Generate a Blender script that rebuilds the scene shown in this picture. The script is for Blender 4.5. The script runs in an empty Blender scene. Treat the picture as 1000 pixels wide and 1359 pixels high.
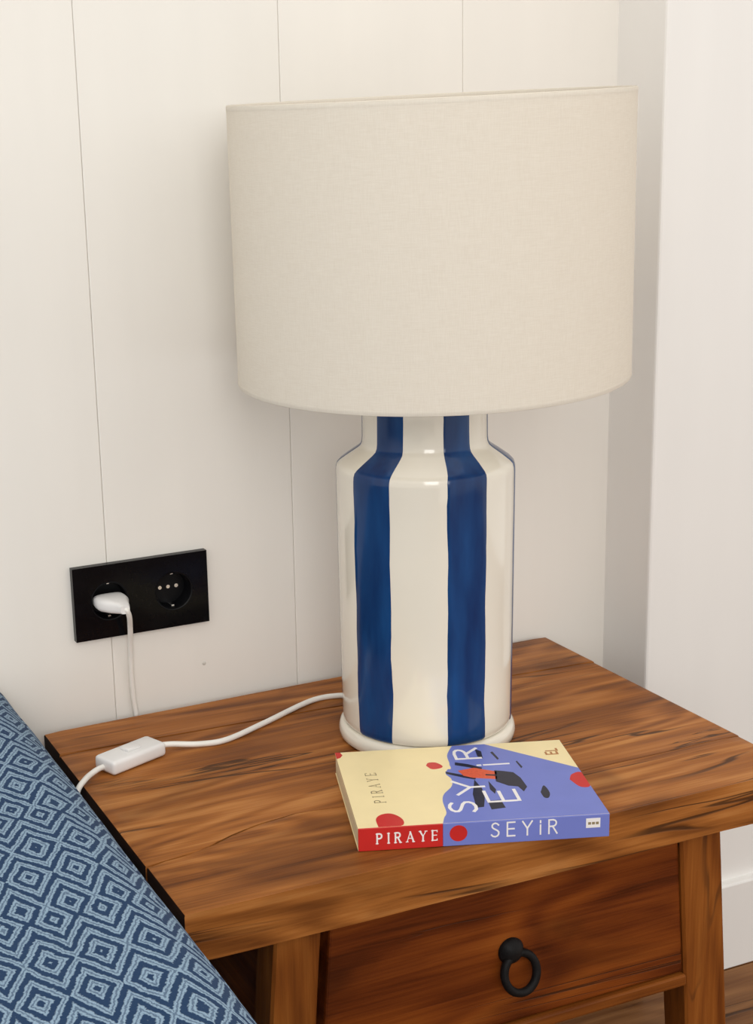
import bpy, bmesh, math, random
from mathutils import Vector, Matrix, noise
random.seed(7)
H = 0.4655                     # table top above the floor; builders below work with z = 0 on the table top
S = bpy.context.scene
COL = S.collection
def lin(r, g, b):
    f = lambda c: (c/255/12.92) if c/255 <= .04045 else ((c/255+.055)/1.055)**2.4
    return (f(r), f(g), f(b), 1.0)

# ------------------------------------------------------------------ camera
yaw, pitch, roll = 0.3839, 0.2539, -0.0394
fw = Vector((math.sin(yaw)*math.cos(pitch), math.cos(yaw)*math.cos(pitch), -math.sin(pitch)))
rt = Vector((math.cos(yaw), -math.sin(yaw), 0)); up = rt.cross(fw)
rx = math.cos(roll)*rt + math.sin(roll)*up; ux = -math.sin(roll)*rt + math.cos(roll)*up
cd = bpy.data.cameras.new('camera'); cam = bpy.data.objects.new('camera', cd); COL.objects.link(cam)
m = Matrix((rx, ux, -fw)).transposed().to_4x4(); m.translation = Vector((-.3568, -1.4596, .6063+H)); cam.matrix_world = m
cd.sensor_fit = 'HORIZONTAL'; cd.sensor_width = 36; cd.lens = 1986.14/1000*36
cd.shift_x = (500-314.51)/1000; cd.shift_y = (695.70-679.5)/1000; cd.clip_start = .02
S.camera = cam
# ------------------------------------------------------------------ world, window light, exposure
w = bpy.data.worlds.new('room_light'); S.world = w; w.use_nodes = True
bg = w.node_tree.nodes['Background']; bg.inputs[0].default_value = (1.0, .965, .915, 1); bg.inputs[1].default_value = 1.13
def area(name, loc, aim, sx, sy, power, col):
    l = bpy.data.lights.new(name, 'AREA'); l.shape = 'RECTANGLE'; l.size = sx; l.size_y = sy; l.energy = power; l.color = col
    o = bpy.data.objects.new(name, l); COL.objects.link(o); o.location = loc
    o.rotation_euler = (Vector(aim)-Vector(loc)).to_track_quat('-Z', 'Y').to_euler()
area('window_light', (-.80, -3.18, 1.84), (.36, -.1, .84), 1.0, 1.7, 31, (1.0, .99, .975))
S.view_settings.view_transform = 'Standard'; S.view_settings.look = 'None'
S.view_settings.exposure = 0.0; S.view_settings.gamma = 1.0; S.view_settings.use_curve_mapping = False

# ------------------------------------------------------------------ node helper
class NT:
    def __init__(s, name):
        s.m = bpy.data.materials.new(name); s.m.use_nodes = True; s.t = s.m.node_tree; s.b = s.t.nodes['Principled BSDF']; s.out = s.t.nodes['Material Output']
    def n(s, typ, **kw):
        x = s.t.nodes.new(typ)
        for k, v in kw.items(): setattr(x, k, v)
        return x
    def put(s, sock, v):
        if isinstance(v, bpy.types.NodeSocket): s.t.links.new(v, sock)
        else: sock.default_value = v
    def math(s, op, a, b=0.0, c=None):
        x = s.n('ShaderNodeMath', operation=op); s.put(x.inputs[0], a); s.put(x.inputs[1], b)
        if c is not None: s.put(x.inputs[2], c)
        return x.outputs[0]
    def vmath(s, op, a, b):
        x = s.n('ShaderNodeVectorMath', operation=op); s.put(x.inputs[0], a); s.put(x.inputs[1], b); return x.outputs[0]
    def noise(s, vec, scale, detail=2, rough=.5, dist=0):
        x = s.n('ShaderNodeTexNoise'); s.put(x.inputs['Vector'], vec); x.inputs['Scale'].default_value = scale
        x.inputs['Detail'].default_value = detail; x.inputs['Roughness'].default_value = rough; x.inputs['Distortion'].default_value = dist
        return x.outputs['Fac']
    def ramp(s, fac, stops, interp='LINEAR'):
        x = s.n('ShaderNodeValToRGB'); s.put(x.inputs[0], fac); e = x.color_ramp; e.interpolation = interp
        while len(e.elements) < len(stops): e.elements.new(.5)
        for el, (p, c) in zip(e.elements, stops): el.position = p; el.color = c if len(c) == 4 else (*c, 1)
        return x.outputs[0]
    def mix(s, fac, a, b, blend='MIX'):
        x = s.n('ShaderNodeMix', data_type='RGBA', blend_type=blend); s.put(x.inputs[0], fac); s.put(x.inputs[6], a); s.put(x.inputs[7], b); return x.outputs[2]
    def bump(s, h, strength=.3, dist=.001):
        x = s.n('ShaderNodeBump'); s.put(x.inputs['Height'], h); x.inputs['Strength'].default_value = strength; x.inputs['Distance'].default_value = dist
        s.t.links.new(x.outputs[0], s.b.inputs['Normal'])
    def obj(s): return s.n('ShaderNodeTexCoord').outputs['Object']
    def set(s, **kw):
        for k, v in kw.items(): s.put(s.b.inputs[k.replace('_', ' ')], v)
def plain(name, col, rough=.5, var=.06, scale=60, metallic=0, bump=0, coat=0, spec=.5):
    N = NT(name); o = N.obj(); f = N.noise(o, scale, 4)
    lo = tuple(c*(1-var) for c in col[:3])+(1,); hi = tuple(min(1, c*(1+var)) for c in col[:3])+(1,)
    N.set(Base_Color=N.ramp(f, [(.3, lo), (.7, hi)]), Roughness=rough, Metallic=metallic, Coat_Weight=coat, Specular_IOR_Level=spec)
    if bump: N.bump(N.noise(o, scale*4, 3), bump, .0006)
    return N.m
def wood(name, axis, cols, rough=.45, knots=.5, scale=1.0):
    N = NT(name); o = N.obj()
    rnd = N.n('ShaderNodeObjectInfo').outputs['Random']
    cx = N.n('ShaderNodeCombineXYZ'); N.put(cx.inputs[0], N.math('MULTIPLY', rnd, 13.7)); N.put(cx.inputs[1], N.math('MULTIPLY', rnd, 7.3)); N.put(cx.inputs[2], N.math('MULTIPLY', rnd, 5.1))
    p = N.vmath('ADD', o, cx.outputs[0])
    def st(a, b):
        v = [b*scale]*3; v[axis] = a*scale; return N.vmath('MULTIPLY', p, tuple(v))
    fig = N.noise(st(1.5, 7.5), 1, 2.5, .5, .35)                       # slow figure: contour lines of it are the growth rings
    ring = N.math('SINE', N.math('MULTIPLY', fig, 78.0)); ring = N.math('MULTIPLY_ADD', ring, .5, .5)
    streak = N.noise(st(2.0, 52), 1, 7, .66, .5)
    fine = N.noise(st(9, 420), 1, 3, .6)
    patch = N.noise(st(3.2, 9), 1, 3, .55, .5)
    v = N.math('MULTIPLY', ring, .13); v = N.math('MULTIPLY_ADD', streak, .55, v); v = N.math('MULTIPLY_ADD', fine, .2, v); v = N.math('MULTIPLY_ADD', patch, .35, v)
    c = N.ramp(v, [(.38, cols[0]), (.52, cols[1]), (.66, cols[2]), (.82, cols[3])])
    pt = N.ramp(N.noise(st(3.5, 8), 1.3, 3, .6, .8), [(.52, (0, 0, 0)), (.74, (1, 1, 1))])
    c = N.mix(N.math('MULTIPLY', pt, knots), c, cols[0])
    cn = N.math('ABSOLUTE', N.math('SUBTRACT', N.noise(st(1.1, 15), 1.0, 4, .6, .6), .5))
    cm = N.ramp(N.noise(st(4, 13), 1.0, 2), [(.50, (0, 0, 0)), (.60, (1, 1, 1))])
    ck = N.math('MULTIPLY', N.ramp(cn, [(.0, (1, 1, 1)), (.004, (1, 1, 1)), (.011, (0, 0, 0))]), cm)   # narrow weather checks along the grain
    c = N.mix(N.math('MULTIPLY', ck, .8), c, (.03, .012, .005, 1))
    N.set(Base_Color=c, Roughness=N.math('MULTIPLY_ADD', streak, .25, rough-.12), Specular_IOR_Level=.16)
    h = N.math('MULTIPLY_ADD', fine, .4, N.math('MULTIPLY_ADD', ck, -1.0, streak)); N.bump(h, .35, .0012)
    return N.m

# ------------------------------------------------------------------ materials
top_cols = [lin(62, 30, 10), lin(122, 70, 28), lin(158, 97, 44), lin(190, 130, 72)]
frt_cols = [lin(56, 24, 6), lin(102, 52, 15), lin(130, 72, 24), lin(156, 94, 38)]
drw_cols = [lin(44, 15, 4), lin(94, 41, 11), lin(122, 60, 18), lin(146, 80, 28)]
M_top = wood('reclaimed_top_wood', 0, top_cols, .46, .55)
M_end = wood('dark_end_grain', 1, [lin(22, 12, 7), lin(36, 20, 11), lin(48, 27, 15), lin(62, 36, 20)], .7, .3)
M_leg = wood('leg_wood', 2, frt_cols, .5, .4)
M_rail = wood('rail_wood', 0, frt_cols, .5, .4)
M_side = wood('side_wood', 1, drw_cols, .55, .4)
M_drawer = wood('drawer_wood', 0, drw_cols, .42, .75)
M_floor = wood('floor_wood', 0, [lin(74, 44, 22), lin(112, 72, 40), lin(132, 90, 54), lin(152, 108, 68)], .4, .3, .8)
def paint(name, col, rough=.5):
    N = NT(name); o = N.obj()
    a = N.noise(o, 3.0, 3); b = N.noise(N.vmath('MULTIPLY', o, (9, 9, 1.2)), 2.2, 4)
    f = N.math('MULTIPLY_ADD', b, .5, N.math('MULTIPLY', a, .5))
    N.set(Base_Color=N.ramp(f, [(.3, tuple(c*.955 for c in col[:3])), (.65, col)]), Roughness=rough, Specular_IOR_Level=.3)
    N.bump(N.noise(o, 160, 3), .08, .0006); return N.m
M_wall = paint('white_board_paint', (.83, .80, .745, 1))
M_wall2 = paint('white_wall_paint', (.83, .815, .79, 1))
M_joint = plain('joint_filler_paint', (.80, .77, .72, 1), .8)
M_nail = plain('painted_nail', (.62, .59, .54, 1), .6)
M_cer = plain('cream_glaze', (.78, .735, .635, 1), .13, .03, 9, coat=.5)
def blue_glaze():
    N = NT('blue_glaze'); o = N.obj(); f = N.noise(N.vmath('MULTIPLY', o, (30, 30, 6)), 1.6, 4)
    N.set(Base_Color=N.ramp(f, [(.3, lin(14, 44, 90)), (.7, lin(25, 69, 122))]), Roughness=.15, Specular_IOR_Level=.32); N.bump(f, .2, .0008); return N.m
M_blue = blue_glaze()
def shade_cloth():
    N = NT('linen_shade'); o = N.obj()
    a = N.noise(N.vmath('MULTIPLY', o, (1500, 1500, 90)), 1, 2); b = N.noise(N.vmath('MULTIPLY', o, (90, 90, 1500)), 1, 2); f = N.math('ADD', a, b)
    c = N.ramp(N.math('MULTIPLY', f, .5), [(.35, (.81, .748, .648)), (.65, (.865, .81, .715))])
    N.set(Base_Color=c, Roughness=.85, Specular_IOR_Level=.15); N.bump(f, .12, .0004)
    tr = N.n('ShaderNodeBsdfTranslucent'); N.put(tr.inputs[0], c); mx = N.n('ShaderNodeMixShader'); mx.inputs[0].default_value = .22
    N.t.links.new(N.b.outputs[0], mx.inputs[1]); N.t.links.new(tr.outputs[0], mx.inputs[2]); N.t.links.new(mx.outputs[0], N.out.inputs[0]); return N.m
M_shade = shade_cloth()
M_trim = plain('shade_tape', (.66, .60, .49, 1), .8, .05, 200)
M_white = plain('white_plastic', (.80, .79, .78, 1), .32, .02, 40)
M_cord = plain('white_cord_plastic', (.82, .80, .75, 1), .4, .03, 60)
M_black = plain('black_gloss_plastic', (.003, .003, .004, 1), .12, .2, 60, spec=.12)
M_black2 = plain('black_socket_plastic', (.004, .004, .005, 1), .4, .2, 60, spec=.15)
M_metal = plain('bright_metal', (.75, .73, .70, 1), .25, .05, 80, metallic=1)
M_iron = plain('black_iron', (.009, .008, .008, 1), .5, .3, 150, metallic=0, bump=.3, spec=.12)
M_brass = plain('satin_brass', (.62, .47, .24, 1), .3, .05, 80, metallic=1)
def bulb_mat():
    N = NT('frosted_bulb_glass'); N.set(Base_Color=N.ramp(N.noise(N.obj(), 20, 2), [(.3, (.84, .83, .8)), (.7, (.9, .89, .86))]), Roughness=.3, Transmission_Weight=.4); return N.m
M_bulb = bulb_mat()
M_cream = plain('cream_cover', lin(240, 222, 172), .42, .03, 30)
M_red = plain('red_print', lin(196, 34, 30), .42, .05, 40)
M_bblue = plain('periwinkle_print', lin(112, 124, 198), .42, .03, 40)
M_pwhite = plain('white_print', lin(238, 234, 232), .45, .02, 40)
M_pdark = plain('navy_print', lin(30, 30, 48), .45, .2, 90)
M_orange = plain('orange_print', lin(214, 92, 58), .45, .12, 400)
M_pgrey = plain('grey_print', lin(142, 128, 96), .5, .05, 40)
M_pbrown = plain('brown_print', lin(176, 120, 70), .5, .05, 40)
def pages():
    N = NT('page_edges'); f = N.noise(N.vmath('MULTIPLY', N.obj(), (6, 6, 2600)), 1, 2)
    N.set(Base_Color=N.ramp(f, [(.35, lin(196, 178, 140)), (.65, lin(238, 222, 186))]), Roughness=.8); N.bump(f, .3, .0003); return N.m
M_pages = pages()
def woven():
    N = NT('blue_goose_eye_weave')
    uv = N.n('ShaderNodeUVMap'); uv.uv_map = 'UVMap'
    jit = N.noise(uv.outputs[0], 420, 2); jit = N.math('MULTIPLY', N.math('SUBTRACT', jit, .5), .0042)
    sw = N.noise(uv.outputs[0], 9, 2); sw = N.math('MULTIPLY', N.math('SUBTRACT', sw, .5), .012)
    md = N.noise(uv.outputs[0], 75, 1); jit = N.math('ADD', jit, N.math('MULTIPLY', N.math('SUBTRACT', md, .5), .0045))
    sp = N.n('ShaderNodeSeparateXYZ'); N.t.links.new(uv.outputs[0], sp.inputs[0])
    x = N.math('ADD', sp.outputs[0], sw); y = N.math('ADD', sp.outputs[1], sw)
    p = .0106
    tx = N.math('PINGPONG', x, .0185)
    L = .1705; fy = N.math('FRACT', N.math('DIVIDE', N.math('ADD', y, 10.0), L))
    knots = [(0, 0), (.046, .0276), (.103, -.0066), (.123, .0054), (.1705, -.0212)]
    g = lambda t: (t+.0212)/.0488
    ty = N.ramp(fy, [(a/L, (g(t),)*3) for a, t in knots]); ty = N.math('MULTIPLY', ty, .0488)
    s = N.math('ADD', N.math('ADD', tx, ty), N.math('ADD', jit, .0))
    tri = N.math('PINGPONG', N.math('DIVIDE', s, p), .5)              # 0..0.5
    line = N.ramp(tri, [(.20, (0, 0, 0)), (.28, (1, 1, 1))])
    core = N.ramp(tri, [(.41, (0, 0, 0)), (.455, (1, 1, 1))])
    fac = N.math('SUBTRACT', line, N.math('MULTIPLY', core, .6))
    thr = N.noise(N.vmath('MULTIPLY', uv.outputs[0], (1, 1, 1)), 900, 3)
    fac2 = N.math('MULTIPLY', fac, N.math('MULTIPLY_ADD', thr, 1.0, .42))
    c = N.mix(fac2, lin(26, 52, 86), lin(156, 182, 204))
    c = N.mix(N.math('MULTIPLY', N.noise(uv.outputs[0], 1400, 2), .35), c, lin(50, 80, 114))
    N.set(Base_Color=c, Roughness=.9, Specular_IOR_Level=.1, Sheen_Weight=.05)
    N.bump(N.math('MULTIPLY_ADD', thr, .5, fac), .6, .0016); return N.m
M_weave = woven()
M_mattress = plain('mattress_ticking', (.72, .70, .66, 1), .85, .05, 60)
M_bedwood = wood('bed_base_wood', 1, frt_cols, .5, .3)

# ------------------------------------------------------------------ mesh helpers
def rootloc(p):
    v = Vector((0, 0, 0))
    while p: v += p.location; p = p.parent
    return v
def tag(o, label=None, cat=None, group=None, kind=None):
    for k, v in (('label', label), ('category', cat), ('group', group), ('kind', kind)):
        if v: o[k] = v
    return o
def thing(name, loc, label, cat, group=None):
    o = bpy.data.objects.new(name, None); COL.objects.link(o); o.location = (loc[0], loc[1], loc[2]+H); o.empty_display_size = .05
    return tag(o, label, cat, group)
def obj(name, bm, mat, parent=None, smooth=None, origin=None):
    """bm is in the table frame (z = 0 on the table top); linked as one mesh object"""
    bmesh.ops.remove_doubles(bm, verts=bm.verts, dist=1e-7)
    bmesh.ops.recalc_face_normals(bm, faces=bm.faces)
    if parent: base = rootloc(parent)
    else:
        o_ = origin or (0, 0, -H); base = Vector((o_[0], o_[1], o_[2]+H))
    bmesh.ops.translate(bm, verts=bm.verts, vec=Vector((0, 0, H))-base)
    me = bpy.data.meshes.new(name); bm.to_mesh(me); bm.free()
    mats = mat if isinstance(mat, (list, tuple)) else [mat]
    for x in mats: me.materials.append(x)
    if smooth is not None:
        me.polygons.foreach_set('use_smooth', [True]*len(me.polygons)); me.set_sharp_from_angle(angle=math.radians(smooth))
    o = bpy.data.objects.new(name, me); COL.objects.link(o)
    if parent: o.parent = parent
    else: o.location = base
    return o
def hexa(bm, p, bevel=0, seg=2):
    """p: 8 corners, bottom ring 0-3, top ring 4-7"""
    vs = [bm.verts.new(q) for q in p]
    fs = [bm.faces.new([vs[i] for i in f]) for f in ((3, 2, 1, 0), (4, 5, 6, 7), (0, 1, 5, 4), (1, 2, 6, 5), (2, 3, 7, 6), (3, 0, 4, 7))]
    if bevel:
        es = list({e for f in fs for e in f.edges}); bmesh.ops.bevel(bm, geom=es, offset=bevel, segments=seg, affect='EDGES', profile=.5)
def box(bm, x0, x1, y0, y1, z0, z1, bevel=0, seg=2):
    hexa(bm, [(x0, y0, z0), (x1, y0, z0), (x1, y1, z0), (x0, y1, z0), (x0, y0, z1), (x1, y0, z1), (x1, y1, z1), (x0, y1, z1)], bevel, seg)
def prism(bm, pts, z0, z1, bevel=0, M=None):
    a = [bm.verts.new((*p, z0)) for p in pts]; b = [bm.verts.new((*p, z1)) for p in pts]; n = len(pts)
    fs = [bm.faces.new(a[::-1]), bm.faces.new(b)]+[bm.faces.new((a[i], a[(i+1) % n], b[(i+1) % n], b[i])) for i in range(n)]
    if bevel: bmesh.ops.bevel(bm, geom=list(fs[1].edges)+list(fs[0].edges), offset=bevel, segments=2, affect='EDGES', profile=.5)
    if M:
        bmesh.ops.transform(bm, matrix=M, verts=list({v for f in bm.faces for v in f.verts}))
def lathe(bm, prof, c, seg=64, M=None, closed=False):
    """prof: (r, z) list; r = 0 allowed at the ends"""
    rows = []
    for r, z in prof:
        if r < 1e-6: rows.append([bm.verts.new((c[0], c[1], c[2]+z))])
        else: rows.append([bm.verts.new((c[0]+r*math.cos(2*math.pi*k/seg), c[1]+r*math.sin(2*math.pi*k/seg), c[2]+z)) for k in range(seg)])
    pairs = list(zip(rows, rows[1:]))+([(rows[-1], rows[0])] if closed else [])
    for a, b in pairs:
        for k in range(seg):
            q = [a[k % len(a)], a[(k+1) % seg % len(a)], b[(k+1) % seg % len(b)], b[k % len(b)]]
            q = list(dict.fromkeys(q))
            if len(q) > 2: bm.faces.new(q)
    vs = [v for r in rows for v in r]
    if M: bmesh.ops.transform(bm, matrix=M, verts=vs)
    return vs
def catmull(pts, n=10):
    P = [Vector(p) for p in pts]; P = [2*P[0]-P[1]]+P+[2*P[-1]-P[-2]]; out = []
    for i in range(1, len(P)-2):
        a, b, c, d = P[i-1:i+3]
        for k in range(n):
            t = k/n; out.append(.5*((2*b)+(-a+c)*t+(2*a-5*b+4*c-d)*t*t+(-a+3*b-3*c+d)*t**3))
    out.append(P[-2]); return out
def tube(bm, pts, r, seg=10, flat=1.0, closed=False):
    P = [Vector(p) for p in pts]; n = len(P); rows = []; ref = None
    for i, p in enumerate(P):
        t = (P[(i+1) % n]-P[i-1]) if closed else (P[min(i+1, n-1)]-P[max(i-1, 0)])
        t.normalize()
        if ref is None: ref = t.orthogonal().normalized()
        ref = (ref-t*ref.dot(t)).normalized(); b = t.cross(ref)
        rr = r(i/(n-1)) if callable(r) else r
        rows.append([bm.verts.new(p+rr*(math.cos(2*math.pi*k/seg)*ref+math.sin(2*math.pi*k/seg)*b)) for k in range(seg)])
    for a, b in list(zip(rows, rows[1:]))+([(rows[-1], rows[0])] if closed else []):
        for k in range(seg): bm.faces.new((a[k], a[(k+1) % seg], b[(k+1) % seg], b[k]))
    if not closed: bm.faces.new(rows[0][::-1]); bm.faces.new(rows[-1])
B = bmesh.new

# ------------------------------------------------------------------ the setting
YW, XP, YP, ZC = .015, .7277, -.0705, 1.95          # board face, corner of the projecting wall, its face, top
bm = B(); box(bm, -2.2, XP+.05, YW+.018, YW+.12, -H, ZC)
wall = tag(obj('wall_back', bm, M_joint), kind='structure')
joints = [-2.2]+[.0880+.2186*k for k in range(-9, 3)]+[XP+.02]
for a, b in zip(joints, joints[1:]):
    bm = B(); g = .00012
    hx0, hx1, hz0, hz1 = .0500, .1950, .0945, .1685        # wall box opening behind the double socket
    l_, r_ = a+g, b-g
    if l_ < hx0 < r_: out = [(l_, -H), (r_, -H), (r_, hz0), (hx0, hz0), (hx0, hz1), (r_, hz1), (r_, ZC), (l_, ZC)]
    elif l_ < hx1 < r_: out = [(l_, -H), (r_, -H), (r_, ZC), (l_, ZC), (l_, hz1), (hx1, hz1), (hx1, hz0), (l_, hz0)]
    else: out = [(l_, -H), (r_, -H), (r_, ZC), (l_, ZC)]
    fa = [bm.verts.new((x, YW, z)) for x, z in out]; fb = [bm.verts.new((x, YW+.02, z)) for x, z in out]; n0 = len(out)
    bm.faces.new(fa); bm.faces.new(fb[::-1])
    for i in range(n0): bm.faces.new((fa[i], fb[i], fb[(i+1) % n0], fa[(i+1) % n0]))
    es = [e for e in bm.edges if all(abs(v.co.y-YW) < 1e-6 for v in e.verts) and any(all(abs(v.co.x-q) < 1e-6 for v in e.verts) for q in (l_, r_))]
    bmesh.ops.bevel(bm, geom=es, offset=.0012, segments=2, affect='EDGES', profile=.5)
    obj('board', bm, M_wall, wall)
Rn = Matrix.Translation((.1930, YW, .0400)) @ Matrix.Rotation(math.radians(90), 4, 'X')
bm = B(); lathe(bm, [(0, -.004), (.0012, -.004), (.0012, 0), (.0022, .0002), (.0018, .0008), (0, .0011)], (0, 0, 0), 14, Rn); obj('nail_head', bm, M_nail, wall, 50)
bm = B(); box(bm, XP, 2.6, YP, YW+.12, -H, ZC, .003, 2)
tag(obj('wall_right', bm, M_wall2), kind='structure')
bm = B()
prof = [(YP, -H), (YP-.013, -H), (YP-.013, -H+.1175), (YP-.0122, -H+.1192), (YP-.0105, -H+.120), (YP, -H+.120)]
lo = [bm.verts.new((XP+.001, y, z)) for y, z in prof]; hi = [bm.verts.new((2.6, y, z)) for y, z in prof]
bm.faces.new(lo); bm.faces.new(hi[::-1])
for i in range(6): bm.faces.new((lo[i], lo[(i+1) % 6], hi[(i+1) % 6], hi[i]))
tag(obj('baseboard_right', bm, M_wall2), kind='structure')
bm = B(); box(bm, -2.2, 2.6, -3.2, YW+.12, -H-.06, -H-.014)
floor = tag(obj('floor', bm, M_joint), kind='structure')
y = YW+.02; k = 0
while y > -3.1:
    cuts = [-2.2, -1.0+.37*(k*7 % 5-2)*.5, .25+.31*(k*3 % 5-2)*.45, 1.45+.2*(k % 3), 2.6]
    for a, b in zip(cuts, cuts[1:]):
        bm = B(); box(bm, a+.0008, b-.0008, y-.119, y-.0008, -H-.0145, -H, .001, 1); obj('plank', bm, M_floor, floor)
    y -= .12; k += 1

# ------------------------------------------------------------------ bedside table
W_, D_, TH = .6345, .432, .0455
t = thing('bedside_table', (.317, -.216, -H), 'reclaimed wooden bedside table with one drawer and thick plank top', 'table')
def wav(x, s, a): return a*noise.noise(Vector((x*s, s*1.7, .3)))
def seam1(x):   # waney joint between front and middle board
    pts = [(-.01, -.337), (.05, -.330), (.10, -.309), (.15, -.300), (.22, -.309), (.32, -.330), (.44, -.3415), (.65, -.3415)]
    for (a, b), (c, d) in zip(pts, pts[1:]):
        if a <= x <= c: u = (x-a)/(c-a); u = u*u*(3-2*u); return b+(d-b)*u+wav(x, 40, .0012)
    return -.34
def seam2(x): return -.066-.045*x+wav(x, 30, .0018)
xs = [W_*k/36 for k in range(37)]
def plank_top(name, lo, hi, dl, dr, dz):
    bm = B(); x0 = dl; x1 = W_+dr; pts = []
    X = [x0+(x1-x0)*k/36 for k in range(37)]
    low = [(x, lo(x)) for x in X]; high = [(x, hi(x)) for x in X[::-1]]
    pts = low+high
    prism(bm, pts, -TH, dz, .0022); bm.normal_update()
    for f in bm.faces:
        if abs(f.normal.x) > .85: f.material_index = 1
    return obj(name, bm, [M_top, M_end], t, 40)
g = .0007
def gap1(x): return .0022*max(0, 1-abs(x-.07)/.085)
plank_top('top_plank', lambda x: -D_+.0022-.003*(x/W_)+wav(x, 14, .0014), lambda x: seam1(x)-g-gap1(x), .0003, -.002, 0)
plank_top('top_plank', lambda x: seam1(x)+g, lambda x: seam2(x)-g-.0016*max(0, 1-x/.12), -.0004, .0, -.0003)
plank_top('top_plank', lambda x: seam2(x)+g, lambda x: -.0058+.0116*(x/W_)+wav(x, 12, .001), .0004, .001, .0003)
SP = math.tan(math.radians(4.9))
def splayx(z): return SP*(-z-.05)       # outward shift below the top
def leg(side, y0, y1):
    bm = B()
    z1, z0 = -TH, -H
    def xr(z):
        if side < 0: return .0872-splayx(z)*1.0, .1312-splayx(z)*.92
        return .5086+splayx(z)*.92, .5566+splayx(z)*1.0
    n = 8; rows = []
    for k in range(n+1):
        z = z0+(z1-z0)*k/n; a, b = xr(z); j = .0006*noise.noise(Vector((side*3, y0*9, z*30)))
        c = .0025
        rows.append([bm.verts.new(q) for q in ((a+c+j, y0, z), (b-c+j, y0, z), (b+j, y0+c, z), (b+j, y1-c, z), (b-c+j, y1, z), (a+c+j, y1, z), (a+j, y1-c, z), (a+j, y0+c, z))])
    for a, b in zip(rows, rows[1:]):
        for k in range(8): bm.faces.new((a[k], a[(k+1) % 8], b[(k+1) % 8], b[k]))
    bm.faces.new(rows[0][::-1]); bm.faces.new(rows[-1]); return obj('leg', bm, M_leg, t)
for s in (-1, 1): leg(s, -.411, -.374); leg(s, -.058, -.021)
def slab_x(name, xl, xr_, y0, y1, z0, z1, mat, bev=.0015, parent=t):
    """board between the legs whose ends follow the splay"""
    bm = B(); a0, a1 = splayx(z0)*.95, splayx(z1)*.95
    hexa(bm, [(xl-a0, y0, z0), (xr_+a0, y0, z0), (xr_+a0, y1, z0), (xl-a0, y1, z0), (xl-a1, y0, z1), (xr_+a1, y0, z1), (xr_+a1, y1, z1), (xl-a1, y1, z1)], bev)
    return obj(name, bm, mat, parent)
for s in (-1, 1):                       # side aprons between front and back legs
    x = .099 if s < 0 else .531; bm = B(); a0, a1 = s*splayx(-.215)*.95, 0
    hexa(bm, [(x+a0, -.374, -.215), (x+.014+a0, -.374, -.215), (x+.014+a0, -.058, -.215), (x+a0, -.058, -.215), (x, -.374, -TH), (x+.014, -.374, -TH), (x+.014, -.058, -TH), (x, -.058, -TH)], .001)
    obj('side_apron', bm, M_side, t)
slab_x('back_apron', .1312, .5086, -.048, -.032, -.215, -TH, M_rail)
slab_x('bottom_rail', .1312, .5086, -.4125, -.376, -.2150, -.2030, M_rail, .002)
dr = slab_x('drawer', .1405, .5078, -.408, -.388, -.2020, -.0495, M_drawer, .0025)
bm = B()
box(bm, .150, .158, -.388, -.07, -.19, -.07); box(bm, .490, .498, -.388, -.07, -.19, -.07); box(bm, .158, .490, -.078, -.07, -.19, -.07); box(bm, .158, .490, -.388, -.078, -.19, -.184)
obj('drawer_box', bm, M_side, dr)
KX, KZ = .3220, -.1265                 # iron ring pull
Rx = Matrix.Translation((KX, -.408, KZ)) @ Matrix.Rotation(math.radians(90), 4, 'X')
bm = B(); lathe(bm, [(0, 0), (.0128, 0), (.0132, .0015), (.0118, .0042), (.0085, .0075), (.0045, .0098), (0, .0105)], (0, 0, 0), 32, Rx)
obj('pull_plate', bm, M_iron, dr, 50)
bm = B(); cx, cz, ro = .3280, -.1468, .0172
tube(bm, [(cx+ro*math.sin(a), -.4165+.004*math.cos(a), cz+ro*math.cos(a)*1.06) for a in [2*math.pi*k/40 for k in range(40)]], .0040, 10, closed=True)
obj('pull_ring', bm, M_iron, dr, 60)

# ------------------------------------------------------------------ bed beside the table
bx0 = -1.35
bed = thing('bed', (-.69, -1.0, -H), 'bed with blue and white goose-eye woven bedspread beside the wooden table', 'bed')
def bed_profile():
    xc, zc, r = -.0860, .015, .060; p = []
    for k in range(40): p.append((bx0+(xc-bx0)*k/40, zc+r))
    for k in range(17): a = math.pi/2*(1-k/16); p.append((xc+r*math.cos(a), zc+r*math.sin(a)))
    for k in range(1, 15): p.append((xc+r, zc-(zc+.40)*k/14))
    return p
prof = bed_profile(); arc = [0]
for a, b in zip(prof, prof[1:]): arc.append(arc[-1]+math.dist(a, b))
ny = 110; y0, y1 = -2.05, .004
bm = B(); uvl = bm.loops.layers.uv.new('UVMap'); rows = []; info = {}
for j in range(ny+1):
    yy = y0+(y1-y0)*j/ny; row = []
    for i, (x, z) in enumerate(prof):
        d = .0035*noise.noise(Vector((arc[i]*5, yy*4, 2.2)))+.0012*noise.noise(Vector((arc[i]*18, yy*14, 5)))
        q = max(0, min(1, (-z)/.3)); d2 = .006*q*noise.noise(Vector((yy*9, z*2, 9)))
        nx = 0 if i < 40 else min(1, (i-40)/16); v = bm.verts.new((x+d*nx-abs(d2), yy, z+d*(1-nx))); info[v] = (arc[i], yy); row.append(v)
    rows.append(row)
for a, b in zip(rows, rows[1:]):
    for i in range(len(prof)-1):
        f = bm.faces.new((a[i], a[i+1], b[i+1], b[i]))
        for l in f.loops: l[uvl].uv = info[l.vert]
sp_ = obj('bedspread', bm, M_weave, bed, 60)
sd = sp_.modifiers.new('thickness', 'SOLIDIFY'); sd.thickness = .003; sd.offset = -1
bm = B(); box(bm, bx0+.01, -.045, y0+.02, -.002, -.20, .062, .04, 4); obj('mattress', bm, M_mattress, bed, 40)
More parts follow.
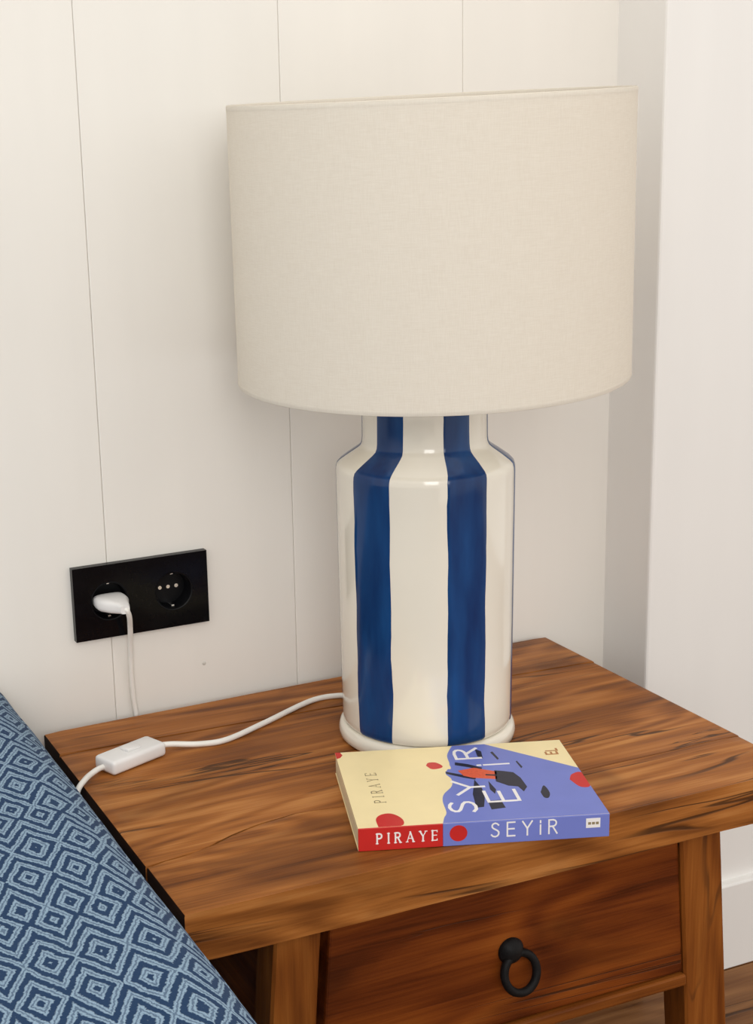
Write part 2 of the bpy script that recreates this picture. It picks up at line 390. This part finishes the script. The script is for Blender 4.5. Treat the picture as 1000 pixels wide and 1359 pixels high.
bm = B(); box(bm, bx0+.02, -.05, y0+.03, -.004, -.36, -.20, .004, 2); obj('bed_base', bm, M_bedwood, bed)
for xa in (bx0+.05, -.13):
    for ya in (y0+.06, -.09): bm = B(); box(bm, xa, xa+.06, ya, ya+.06, -H, -.36, .003, 2); obj('leg', bm, M_bedwood, bed)

# ------------------------------------------------------------------ table lamp
CX, CY = .3617, -.1850
n_ = Vector((-.4915, -.8709)); t_ = Vector((.8709, -.4915))
lamp = thing('table_lamp', (CX, CY, 0), 'ceramic bottle lamp with navy and cream stripes and wide cream drum shade', 'lamp')
bm = B(); lathe(bm, [(0, .0004), (.0875, .0004), (.0902, .003), (.0906, .008), (.0892, .0135), (.086, .0162), (.082, .0165), (0, .0165)], (CX, CY, 0), 96)
obj('plinth', bm, M_cer, lamp, 45)
body_prof = [(.0800, .0166), (.0842, .0178), (.0858, .0205), (.0862, .026), (.0866, .08), (.0872, .14), (.0876, .20), (.0880, .262), (.0881, .279), (.0878, .2835), (.0868, .2870), (.0840, .2900), (.0750, .2965), (.0665, .3022), (.0632, .3050), (.0617, .3085), (.0612, .3130), (.0610, .335), (.0610, .366), (.0600, .3685), (.0570, .3695), (.0, .3695)]
bm = B(); lathe(bm, [(0, .0166)]+body_prof, (CX, CY, 0), 128)
body = obj('ceramic_body', bm, M_cer, lamp, 35)
def rad(z):
    for (a, b), (c, d) in zip(body_prof, body_prof[1:]):
        if b <= z <= d: return a+(c-a)*(z-b)/(d-b+1e-9)
    return .06
zs = [.0182, .0205, .026]+[.035+.012*k for k in range(19)]+[.262, .270, .279, .2835, .2870, .2900, .2932, .2965, .2993, .3022, .3050, .3085, .3130, .325, .337, .35, .362]
stripes = [(-52, -21.5), (13, 42.2), (78, 106), (134, 162), (189, 217), (243, 271)]
for i, (a0, a1) in enumerate(stripes):
    bm = B(); rows = []; nseg = 12
    for z in zs:
        r = rad(z); w0 = 1.1*noise.noise(Vector((z*22, i*3.1, 0)))+.35*noise.noise(Vector((z*90, i*3.1, 4))); w1 = 1.1*noise.noise(Vector((z*22, i*3.1, 9)))+.35*noise.noise(Vector((z*90, i, 14)))
        nk = max(0, min(1, (z-.285)/.02)); b0 = a0+w0+nk*3.0; b1 = a1+w1+nk*3.0
        row = []
        for k in range(nseg+1):
            f = math.radians(b0+(b1-b0)*k/nseg); rr = r+(.00055 if 0 < k < nseg else -.0003)
            d = n_*math.cos(f)+t_*math.sin(f); row.append(bm.verts.new((CX+rr*d.x, CY+rr*d.y, z)))
        rows.append(row)
    for a, b in zip(rows, rows[1:]):
        for k in range(nseg): bm.faces.new((a[k], a[k+1], b[k+1], b[k]))
    o = obj('painted_stripe', bm, M_blue, body, 60); tag(o, 'hand painted navy blue stripe')
bm = B(); lathe(bm, [(0, .3695), (.022, .3695), (.022, .376), (.012, .380), (.012, .392), (.0195, .394), (.0195, .435), (.017, .440), (0, .440)], (CX, CY, 0), 32)
hold = obj('bulb_holder', bm, M_brass, lamp, 40)
bm = B(); lathe(bm, [(0, .438), (.0135, .438), (.0145, .455), (.022, .475), (.0295, .497), (.030, .512), (.024, .530), (.012, .541), (0, .544)], (CX, CY, 0), 32)
obj('bulb', bm, M_bulb, hold, 60)
SX, SY, RT, RB, ZT, ZB = .3660, -.1905, .1885, .1893, .6349, .3728
zc = (ZT+ZB)/2
MT = Matrix.Translation((SX, SY, zc)) @ Matrix.Rotation(math.atan(.0226), 4, 'X') @ Matrix.Rotation(-math.atan(.0199), 4, 'Y')
hh = (ZT-ZB)/2; th = .0011
bm = B(); lathe(bm, [(RB, -hh), (RB, -hh+.012), (RB*.5+RT*.5, 0), (RT, hh-.012), (RT, hh), (RT-th, hh), (RT-th, hh-.012), (RB*.5+RT*.5-th, 0), (RB-th, -hh+.012), (RB-th, -hh)], (0, 0, 0), 128, MT, closed=True)
shade = obj('lamp_shade', bm, M_shade, lamp, 40)
for R_, z_, nm in ((RT, hh, 'top_rim'), (RB, -hh, 'bottom_rim')):
    bm = B(); s_ = 1 if z_ > 0 else -1
    lathe(bm, [(R_+.0001, z_-.004*s_), (R_+.0003, z_-.001*s_), (R_-.0006, z_+.0006*s_), (R_-.0019, z_-.001*s_), (R_-.0016, z_-.004*s_)], (0, 0, 0), 128, MT, closed=True); obj(nm, bm, M_shade if s_ < 0 else M_shade, shade, 60)
bm = B()                                   # wire spider that carries the shade
top = MT @ Vector((0, 0, hh-.03))
ringp = [(CX+.021*math.cos(a), CY+.021*math.sin(a), .4375) for a in [2*math.pi*k/24 for k in range(24)]]
tube(bm, ringp, .0016, 8, closed=True)
for k in range(3):
    a = math.radians(40+120*k); e_ = MT @ Vector(((RB-.002)*math.cos(a), (RB-.002)*math.sin(a), -hh+.012))
    tube(bm, catmull([(CX+.021*math.cos(a), CY+.021*math.sin(a), .4375), (CX+.06*math.cos(a), CY+.06*math.sin(a), .43), tuple(e_)], 6), .0014, 8)
obj('shade_spider', bm, M_metal, shade, 60)
# cord, in-line switch, plug
zc_ = .0032
bm = B()
p = [(CX-.02, CY+.083, .012), (.335, -.075, .0052), (.3200, -.0585, zc_), (.2866, -.0595, zc_), (.2165, -.0937, zc_), (.165, -.1165, zc_), (.135, -.1165, zc_+.001), (.108, -.1075, .0060), (.092, -.1050, .0065)]
tube(bm, catmull(p, 8), .0030, 10); obj('cord', bm, M_cord, lamp, 60)
bm = B()
p = [(.036, -.1300, .0060), (.0245, -.1310, .0062), (.0120, -.1385, .0050), (.0020, -.1485, .0042), (-.0070, -.1560, -.0010), (-.0115, -.1600, -.016), (-.0125, -.162, -.06), (-.0125, -.160, -.20), (-.0122, -.150, -.38), (-.011, -.135, -.447), (-.009, -.10, -.4620), (-.004, -.04, -.4623), (.02, .004, -.4623), (.06, .0075, -.4623), (.100, .0075, -.4580), (.118, .0075, -.44), (.121, .0075, -.30), (.117, .0075, -.12), (.1090, .0075, -.012), (.1060, .0068, .020), (.1045, .0040, .050), (.1030, -.003, .080), (.1000, -.0150, .105), (.0960, -.0270, .122), (.0925, -.0310, .1305), (.0905, -.026, .1330)]
tube(bm, catmull(p, 8), .0029, 10); obj('cord', bm, M_cord, lamp, 60)
swc = Vector((.0600, -.1185)); ang = math.atan2(.0268, .0680)
Msw = Matrix.Translation((swc.x, swc.y, 0)) @ Matrix.Rotation(ang, 4, 'Z')
bm = B(); box(bm, -.0350, .0350, -.0155, .0155, .0003, .0150, .0040, 3); bmesh.ops.transform(bm, matrix=Msw, verts=bm.verts); sw = obj('cord_switch', bm, M_white, lamp, 50)
bm = B(); prism(bm, [(-.0085, -.0065), (.0085, -.0065), (.0085, .0065), (-.0085, .0065)], .0148, .0180, .0012)
for v in bm.verts:
    if v.co.z > .016: v.co.z += .0004*(-v.co.x/.0085)
bmesh.ops.transform(bm, matrix=Msw, verts=bm.verts); obj('rocker', bm, M_white, sw, 50)
PX, PZ = .0860, .1318
bm = B()
secs = [(.0120, .0175, .0070), (.0050, .0178, .0076), (-.0060, .0172, .0078), (-.0160, .0120, .0072), (-.0260, .0070, .0058), (-.0320, .0050, .0046)]
rows = []
for yy, a, b in secs:
    oc = (PX+(.0045 if yy < -.02 else .0015 if yy < -.01 else 0))
    rows.append([bm.verts.new((oc+a*(abs(math.cos(q))**.55)*math.copysign(1, math.cos(q)), yy, PZ+b*(abs(math.sin(q))**.6)*math.copysign(1, math.sin(q)))) for q in [2*math.pi*(k+.5)/20 for k in range(20)]])
for a, b in zip(rows, rows[1:]):
    for k in range(20): bm.faces.new((a[k], a[(k+1) % 20], b[(k+1) % 20], b[k]))
bm.faces.new(rows[0][::-1]); bm.faces.new(rows[-1])
plug = obj('plug', bm, M_white, lamp, 50)
bm = B()
for dx in (-.0093, .0093): tube(bm, [(PX+dx, .0125, PZ), (PX+dx, .0205, PZ)], .0020, 10)
obj('plug_pins', bm, M_metal, plug, 60)

# ------------------------------------------------------------------ double wall socket
sk = thing('wall_socket', (.1224, YW, .091), 'black glass double power socket on the white boarded wall', 'socket')
X0, X1, Z0, Z1, YF = .0464, .1984, .0910, .1720, .0062
centres = [(.0860, .1318), (.1585, .1318)]; RH = .0200
bm = B()
import itertools
def grid_plate(bm):
    # front face with two round holes: each half is a square frame around its hole, 32 segments
    xm = (X0+X1)/2
    for (cx_, cz_), (a, b) in zip(centres, ((X0, xm), (xm, X1))):
        N_ = 48; inner = []; outer = []; back = []
        for k in range(N_):
            q = 2*math.pi*k/N_+math.pi/4*0; c_, s_ = math.cos(q), math.sin(q)
            inner.append(bm.verts.new((cx_+RH*c_, YF, cz_+RH*s_))); back.append(bm.verts.new((cx_+RH*c_, YW-.0005, cz_+RH*s_)))
            tx = ((b-cx_) if c_ > 0 else (cx_-a))/max(abs(c_), 1e-9); tz = ((Z1-cz_) if s_ > 0 else (cz_-Z0))/max(abs(s_), 1e-9); tt = min(tx, tz)
            outer.append(bm.verts.new((cx_+tt*c_, YF, cz_+tt*s_)))
        for k in range(N_):
            j = (k+1) % N_
            bm.faces.new((inner[k], inner[j], outer[j], outer[k])); bm.faces.new((inner[k], back[k], back[j], inner[j]))
        for (px_, pz_) in itertools.product((a, b), (Z0, Z1)):      # corner fillers
            best = sorted(range(N_), key=lambda k: (outer[k].co-Vector((px_, YF, pz_))).length)
            k0 = best[0]
            if (outer[k0].co-Vector((px_, YF, pz_))).length > 1e-6:
                q = math.atan2(pz_-cz_, px_-cx_) % (2*math.pi); k0 = int(q/(2*math.pi)*N_) % N_
                v = bm.verts.new((px_, YF, pz_)); bm.faces.new((outer[k0], outer[(k0+1) % N_], v))
grid_plate(bm)
c4 = [(X0, Z0), (X1, Z0), (X1, Z1), (X0, Z1)]
fr = [bm.verts.new((x, YF, z)) for x, z in c4]; bk = [bm.verts.new((x, YW, z)) for x, z in c4]
for k in range(4): bm.faces.new((fr[k], fr[(k+1) % 4], bk[(k+1) % 4], bk[k]))
obj('face_plate', bm, M_black, sk)
for i, (cx_, cz_) in enumerate(centres):
    Mx = Matrix.Translation((cx_, .0250, cz_)) @ Matrix.Rotation(math.radians(90), 4, 'X')
    bm = B(); lathe(bm, [(0, 0), (.0188, 0), (.0193, .0008), (.0193, .0170), (.0203, .0190), (.0214, .0194), (.0214, .0170), (.0205, .0160), (.0205, -.002), (0, -.002)], (0, 0, 0), 48, Mx)
    cup = obj('socket_cup', bm, M_black2, sk, 40)
    if i:
        for dx in (-.0095, 0, .0095):
            bm = B(); tube(bm, [(cx_+dx, .0256, cz_), (cx_+dx, .0243, cz_)], .0021, 12); obj('pin_hole', bm, M_metal, cup)
    for s in (-1, 1):
        bm = B(); box(bm, cx_-.0018, cx_+.0018, .0110, .0245, cz_+s*.0182-.0010, cz_+s*.0182+.0010, .0004, 1); obj('earth_clip', bm, M_metal, cup)

# ------------------------------------------------------------------ book
bo = Vector((.1778, -.3963)); be = Vector((.9439, -.3302)); bf = Vector((.3302, .9439))
BL, BV, BT = .2180, .1660, .0220; VS = .1660/.1735
book = thing('paperback_book', (.3, -.35, 0), 'cream and periwinkle paperback with red and blue spine lying before the lamp', 'book')
MB = Matrix(((be.x, bf.x, 0, bo.x), (be.y, bf.y, 0, bo.y), (0, 0, 1, 0), (0, 0, 0, 1)))
def bobj(name, bm, mat, parent=book, smooth=None):
    bmesh.ops.transform(bm, matrix=MB, verts=bm.verts); return obj(name, bm, mat, parent, smooth)
U0 = -.0030
bm = B(); box(bm, U0+.0006, BL-.0006, .0012, BV-.0008, .0009, BT-.0007); bobj('page_block', bm, M_pages)
bm = B(); box(bm, U0, BL, .0009, BV, .0004, .0009); bobj('back_cover', bm, M_cream)
bm = B(); box(bm, U0, BL, .0010, BV, BT-.0007, BT); front = bobj('front_cover', bm, M_cream)
XR = .0712
bm = B(); box(bm, U0, XR, 0, .0012, .0004, BT, .0005, 2); spine = bobj('spine', bm, M_red); tag(spine, 'red author half of the spine')
bm = B(); box(bm, XR, BL, 0, .0012, .0004, BT, .0005, 2); spine2 = bobj('spine', bm, M_bblue); tag(spine2, 'periwinkle title half of the spine')
def smoothpoly(pts, n=6):
    q = catmull(list(pts)+[pts[0]], n); return q[:-1]
def topprint(name, pts, mat, lvl=1, smooth=0, label=None):
    P3 = [(max(U0, min(BL, u)), max(0.0011, min(BV, v*VS)), 0) for u, v in pts]
    if smooth: P3 = smoothpoly(P3, smooth)
    P2 = [(max(U0, min(BL, q[0])), max(.0011, min(BV, q[1]))) for q in P3]
    bm = B(); z = BT+.00006*lvl; prism(bm, P2, BT-.0002, z); o = bobj(name, bm, mat, front)
    return o
coast = catmull([(.0712, .0, 0), (.0745, .012, 0), (.0785, .0229, 0), (.0795, .0461, 0), (.0834, .0616, 0), (.0935, .0780, 0), (.0965, .0940, 0), (.0935, .1081, 0), (.0990, .1210, 0), (.1015, .1313, 0), (.1030, .1514, 0), (.1119, .1745, 0)], 5)
topprint('cover_print', [(q[0], q[1]) for q in coast]+[(.1435, .1745), (.2189, .1032), (BL, .1000), (BL, 0)], M_bblue, 1)
topprint('cover_print', [(.2030, .0775), (.2080, .0890), (.2180, .0920), (.2180, .0620), (.2085, .0602)], M_red, 2, 5)
topprint('cover_print', [(.0150, 0), (.0150, .0170), (.0200, .0255), (.0285, .0277), (.0355, .0210), (.0385, .0100), (.0345, 0)], M_red, 2, 5)
topprint('cover_print', [(U0, .1580), (.0005, .1600), (.0035, .1660), (.0020, .1745), (U0, .1745)], M_red, 2)
topprint('cover_print', [(.0786, .1290), (.0830, .1200), (.0915, .1215), (.0937, .1265), (.0890, .1350), (.0820, .1355)], M_red, 2, 6)
topprint('cover_print', [(.0930, .1290), (.0965, .1190), (.1005, .1185), (.1000, .1300)], M_cream, 2, 4)
topprint('cover_print', [(.1070, .1330), (.1180, .1270), (.1300, .1165), (.1270, .1100), (.1180, .1190), (.1057, .1262)], M_pdark, 2)
topprint('cover_print', [(.0940, .1124), (.1097, .1016), (.1200, .0960), (.1180, .0900), (.1080, .0960), (.0940, .1068)], M_pdark, 2)
topprint('cover_print', [(.1060, .1126), (.1219, .1172), (.1409, .1057), (.1380, .0880), (.1170, .0941), (.1090, .1000)], M_orange, 3)
topprint('cover_print', [(.1300, .1010), (.1420, .0975), (.1410, .0945), (.1290, .0980)], M_pdark, 4)
topprint('cover_print', [(.1396, .1085), (.1490, .1050), (.1559, .1014), (.1598, .0880), (.1610, .0671), (.1558, .0574), (.1530, .0690), (.1450, .0720), (.1357, .0830)], M_pdark, 3)
topprint('cover_print', [(.1170, .0899), (.1200, .0690), (.1180, .0480), (.1135, .0296), (.1065, .0286), (.1090, .0579)], M_pdark, 2)
topprint('cover_print', [(.1193, .0415), (.1313, .0420), (.1320, .0252), (.1188, .0231)], M_pdark, 2)
topprint('cover_print', [(.1290, .0850), (.1320, .0650), (.1290, .0560), (.1265, .0660)], M_pdark, 2)
topprint('cover_print', [(.1700, .0534), (.1765, .0680), (.1780, .0520), (.1745, .0410), (.1705, .0420)], M_pdark, 2, 4)
topprint('cover_print', [(.1640, .1265), (.1655, .1280), (.1675, .1130), (.1655, .1100)], M_pdark, 2)
topprint('cover_print', [(.1450, .1520), (.1475, .1540), (.1500, .1360), (.1480, .1330)], M_pdark, 2)
topprint('cover_print', [(.1320, .1630), (.1370, .1560), (.1350, .1380), (.1310, .1440)], M_pdark, 2)
# stroke lettering
GL = {'S': (.56, [[(.50, .86), (.42, .95), (.28, 1.0), (.14, .95), (.07, .85), (.07, .73), (.14, .63), (.28, .54), (.43, .45), (.52, .34), (.52, .19), (.44, .06), (.29, 0), (.13, .03), (.03, .14)]]),
      'E': (.50, [[(0, 0), (0, 1)], [(0, 1), (.5, 1)], [(0, .52), (.45, .52)], [(0, 0), (.5, 0)]]),
      'Y': (.64, [[(0, 1), (.32, .48)], [(.64, 1), (.32, .48)], [(.32, .5), (.32, 0)]]),
      'i': (.06, [[(.03, 0), (.03, .66)], [(.03, .86), (.03, .97)]]),
      'I': (.06, [[(.03, 0), (.03, 1)]]),
      'R': (.55, [[(0, 0), (0, 1)], [(0, 1), (.28, 1), (.42, .95), (.49, .85), (.50, .76), (.47, .64), (.39, .56), (.28, .52), (0, .52)], [(.25, .52), (.55, 0)]]),
      'P': (.50, [[(0, 0), (0, 1)], [(0, 1), (.28, 1), (.42, .95), (.49, .85), (.50, .75), (.47, .63), (.39, .55), (.28, .51), (0, .51)]]),
      'A': (.70, [[(0, 0), (.35, 1)], [(.35, 1), (.70, 0)], [(.13, .36), (.57, .36)]]),
      'L': (.45, [[(0, 1), (0, 0)], [(0, 0), (.45, 0)]])}
SER = {'P': [(0, 0), (0, 1)], 'I': [(.03, 0), (.03, 1)], 'R': [(0, 0), (0, 1), (.55, 0)], 'A': [(0, 0), (.70, 0)], 'Y': [(0, 1), (.64, 1), (.32, 0)], 'E': []}
def strip(bm, pts, wd, f, z):
    n = len(pts); V = []
    P = [Vector(q) for q in pts]
    for i, q in enumerate(P):
        a = (P[i]-P[i-1]).normalized() if i else (P[1]-P[0]).normalized(); b = (P[i+1]-P[i]).normalized() if i < n-1 else a
        tn = (a+b).normalized(); nn = Vector((-tn.y, tn.x)); k = wd/2/max(.5, nn.dot(Vector((-a.y, a.x))))
        e = tn*(wd/2 if i in (0, n-1) else 0)*(1 if i else -1)
        V.append([f(*(q+nn*k+e), h) for h in z]+[f(*(q-nn*k+e), h) for h in z])
    V = [[bm.verts.new(c) for c in r] for r in V]
    for a, b in zip(V, V[1:]):
        bm.faces.new((a[1], a[3], b[3], b[1])); bm.faces.new((a[0], a[1], b[1], b[0])); bm.faces.new((a[3], a[2], b[2], b[3]))
    for r in (V[0], V[-1]): bm.faces.new((r[0], r[1], r[3], r[2]))
def letter(bm, ch, f, sx, sy, ox, oy, wd, z, serif=False):
    zs_ = (z[0], z[1]+.00016)
    for k, pl in enumerate(GL[ch][1]):
        thin = serif and (k == (0 if ch in 'A' else 1 if ch in 'Y' else 9) or (ch == 'E' and k) or (ch == 'A' and k == 2))
        strip(bm, [(ox+px_*sx, oy+py_*sy) for px_, py_ in pl], wd*(.55 if thin else 1), f, (z[0], z[1]+.00004*k))
    if serif:
        for px_, py_ in SER[ch]: strip(bm, [(ox+(px_-.12)*sx, oy+py_*sy), (ox+(px_+.12)*sx, oy+py_*sy)], wd*.45, f, zs_)
        if ch == 'E':
            for py_ in (0, 1): strip(bm, [(ox-.1*sx, oy+py_*sy), (ox, oy+py_*sy)], wd*.45, f, zs_); strip(bm, [(ox+.5*sx, oy+py_*sy), (ox+.5*sx, oy+(py_+(.15 if py_ == 0 else -.15))*sy)], wd*.45, f, zs_)
def line_text(txt, x0, x1, y0, h, wd, f, z, serif=False, sx=None):
    bm = B(); ws = [GL[c][0] for c in txt]; tot = sum(ws); s = (sx or h); gap = ((x1-x0)-tot*s)/(len(txt)-1); x = x0
    for c, wv in zip(txt, ws): letter(bm, c, f, s, h, x, y0, wd, z, serif); x += wv*s+gap
    return bm
fs = lambda x, y_, h: (x, -h, y_)                        # on the spine, facing out
bobj('spine_author_lettering', line_text('PIRAYE', .0135, .0660, .0070, .0092, .0014, fs, (-.0002, .00010), True, .0080), M_pwhite, spine)
bobj('spine_title_lettering', line_text('SEYiR', .1135, .1715, .0068, .0128, .0014, fs, (-.0002, .00010), False, .0128), M_pwhite, spine2)
bm = B(); pts = [(.0848+.0078*math.cos(a), .0122+.0076*math.sin(a)) for a in [2*math.pi*k/28 for k in range(28)]]
fv = [bm.verts.new((u, -.00010, z)) for u, z in pts]; bv = [bm.verts.new((u, .0003, z)) for u, z in pts]; bm.faces.new(fv)
for k in range(28): bm.faces.new((fv[k], fv[(k+1) % 28], bv[(k+1) % 28], bv[k]))
bobj('spine_dot', bm, M_red, spine2)
bm = B(); box(bm, .1972, .2098, -.0001, .0003, .0098, .0188); bobj('spine_label', bm, M_pwhite, spine2)
bm = B()
for k in range(3): box(bm, .1990+.0034*k, .2016+.0034*k, -.00016, .0002, .0128, .0152)
bobj('spine_label_mark', bm, M_pgrey, spine2)
def ft(x, y_, h): return (-y_, x, BT+h)                   # on the cover: reads away from the spine, letter tops to the left
for ch, ua, ub, va, vb in (('S', .0830, .1065, .0205, .0430), ('Y', .0960, .1220, .0585, .0880), ('R', .1100, .1330, .1400, .1640), ('E', .1200, .1475, .0390, .0620)):
    va *= VS; vb *= VS; bm = B(); letter(bm, ch, ft, (vb-va)/GL[ch][0], ub-ua, va, -ub, .0030, (.0, .0003)); bobj('cover_title_letter', bm, M_pwhite, front)
bm = B(); strip(bm, [(.1225*VS, -.1560), (.1225*VS, -.1330)], .0024, ft, (0, .0003)); strip(bm, [(.1225*VS, -.1290), (.1225*VS, -.1270)], .0026, ft, (0, .0003))
bobj('cover_title_letter', bm, M_pwhite, front)
bobj('cover_author_lettering', line_text('PIRAYE', .0520*VS, .1185*VS, -.0290, .0100, .0010, ft, (0, .0001), True, .0085), M_pgrey, front)
bm = B(); letter(bm, 'E', ft, .0100, .0105, .1390*VS, -.2075, .0020, (0, .0001)); letter(bm, 'L', ft, .0100, .0105, .1475*VS, -.2090, .0020, (0, .0001)); bobj('publisher_mark', bm, M_pbrown, front)
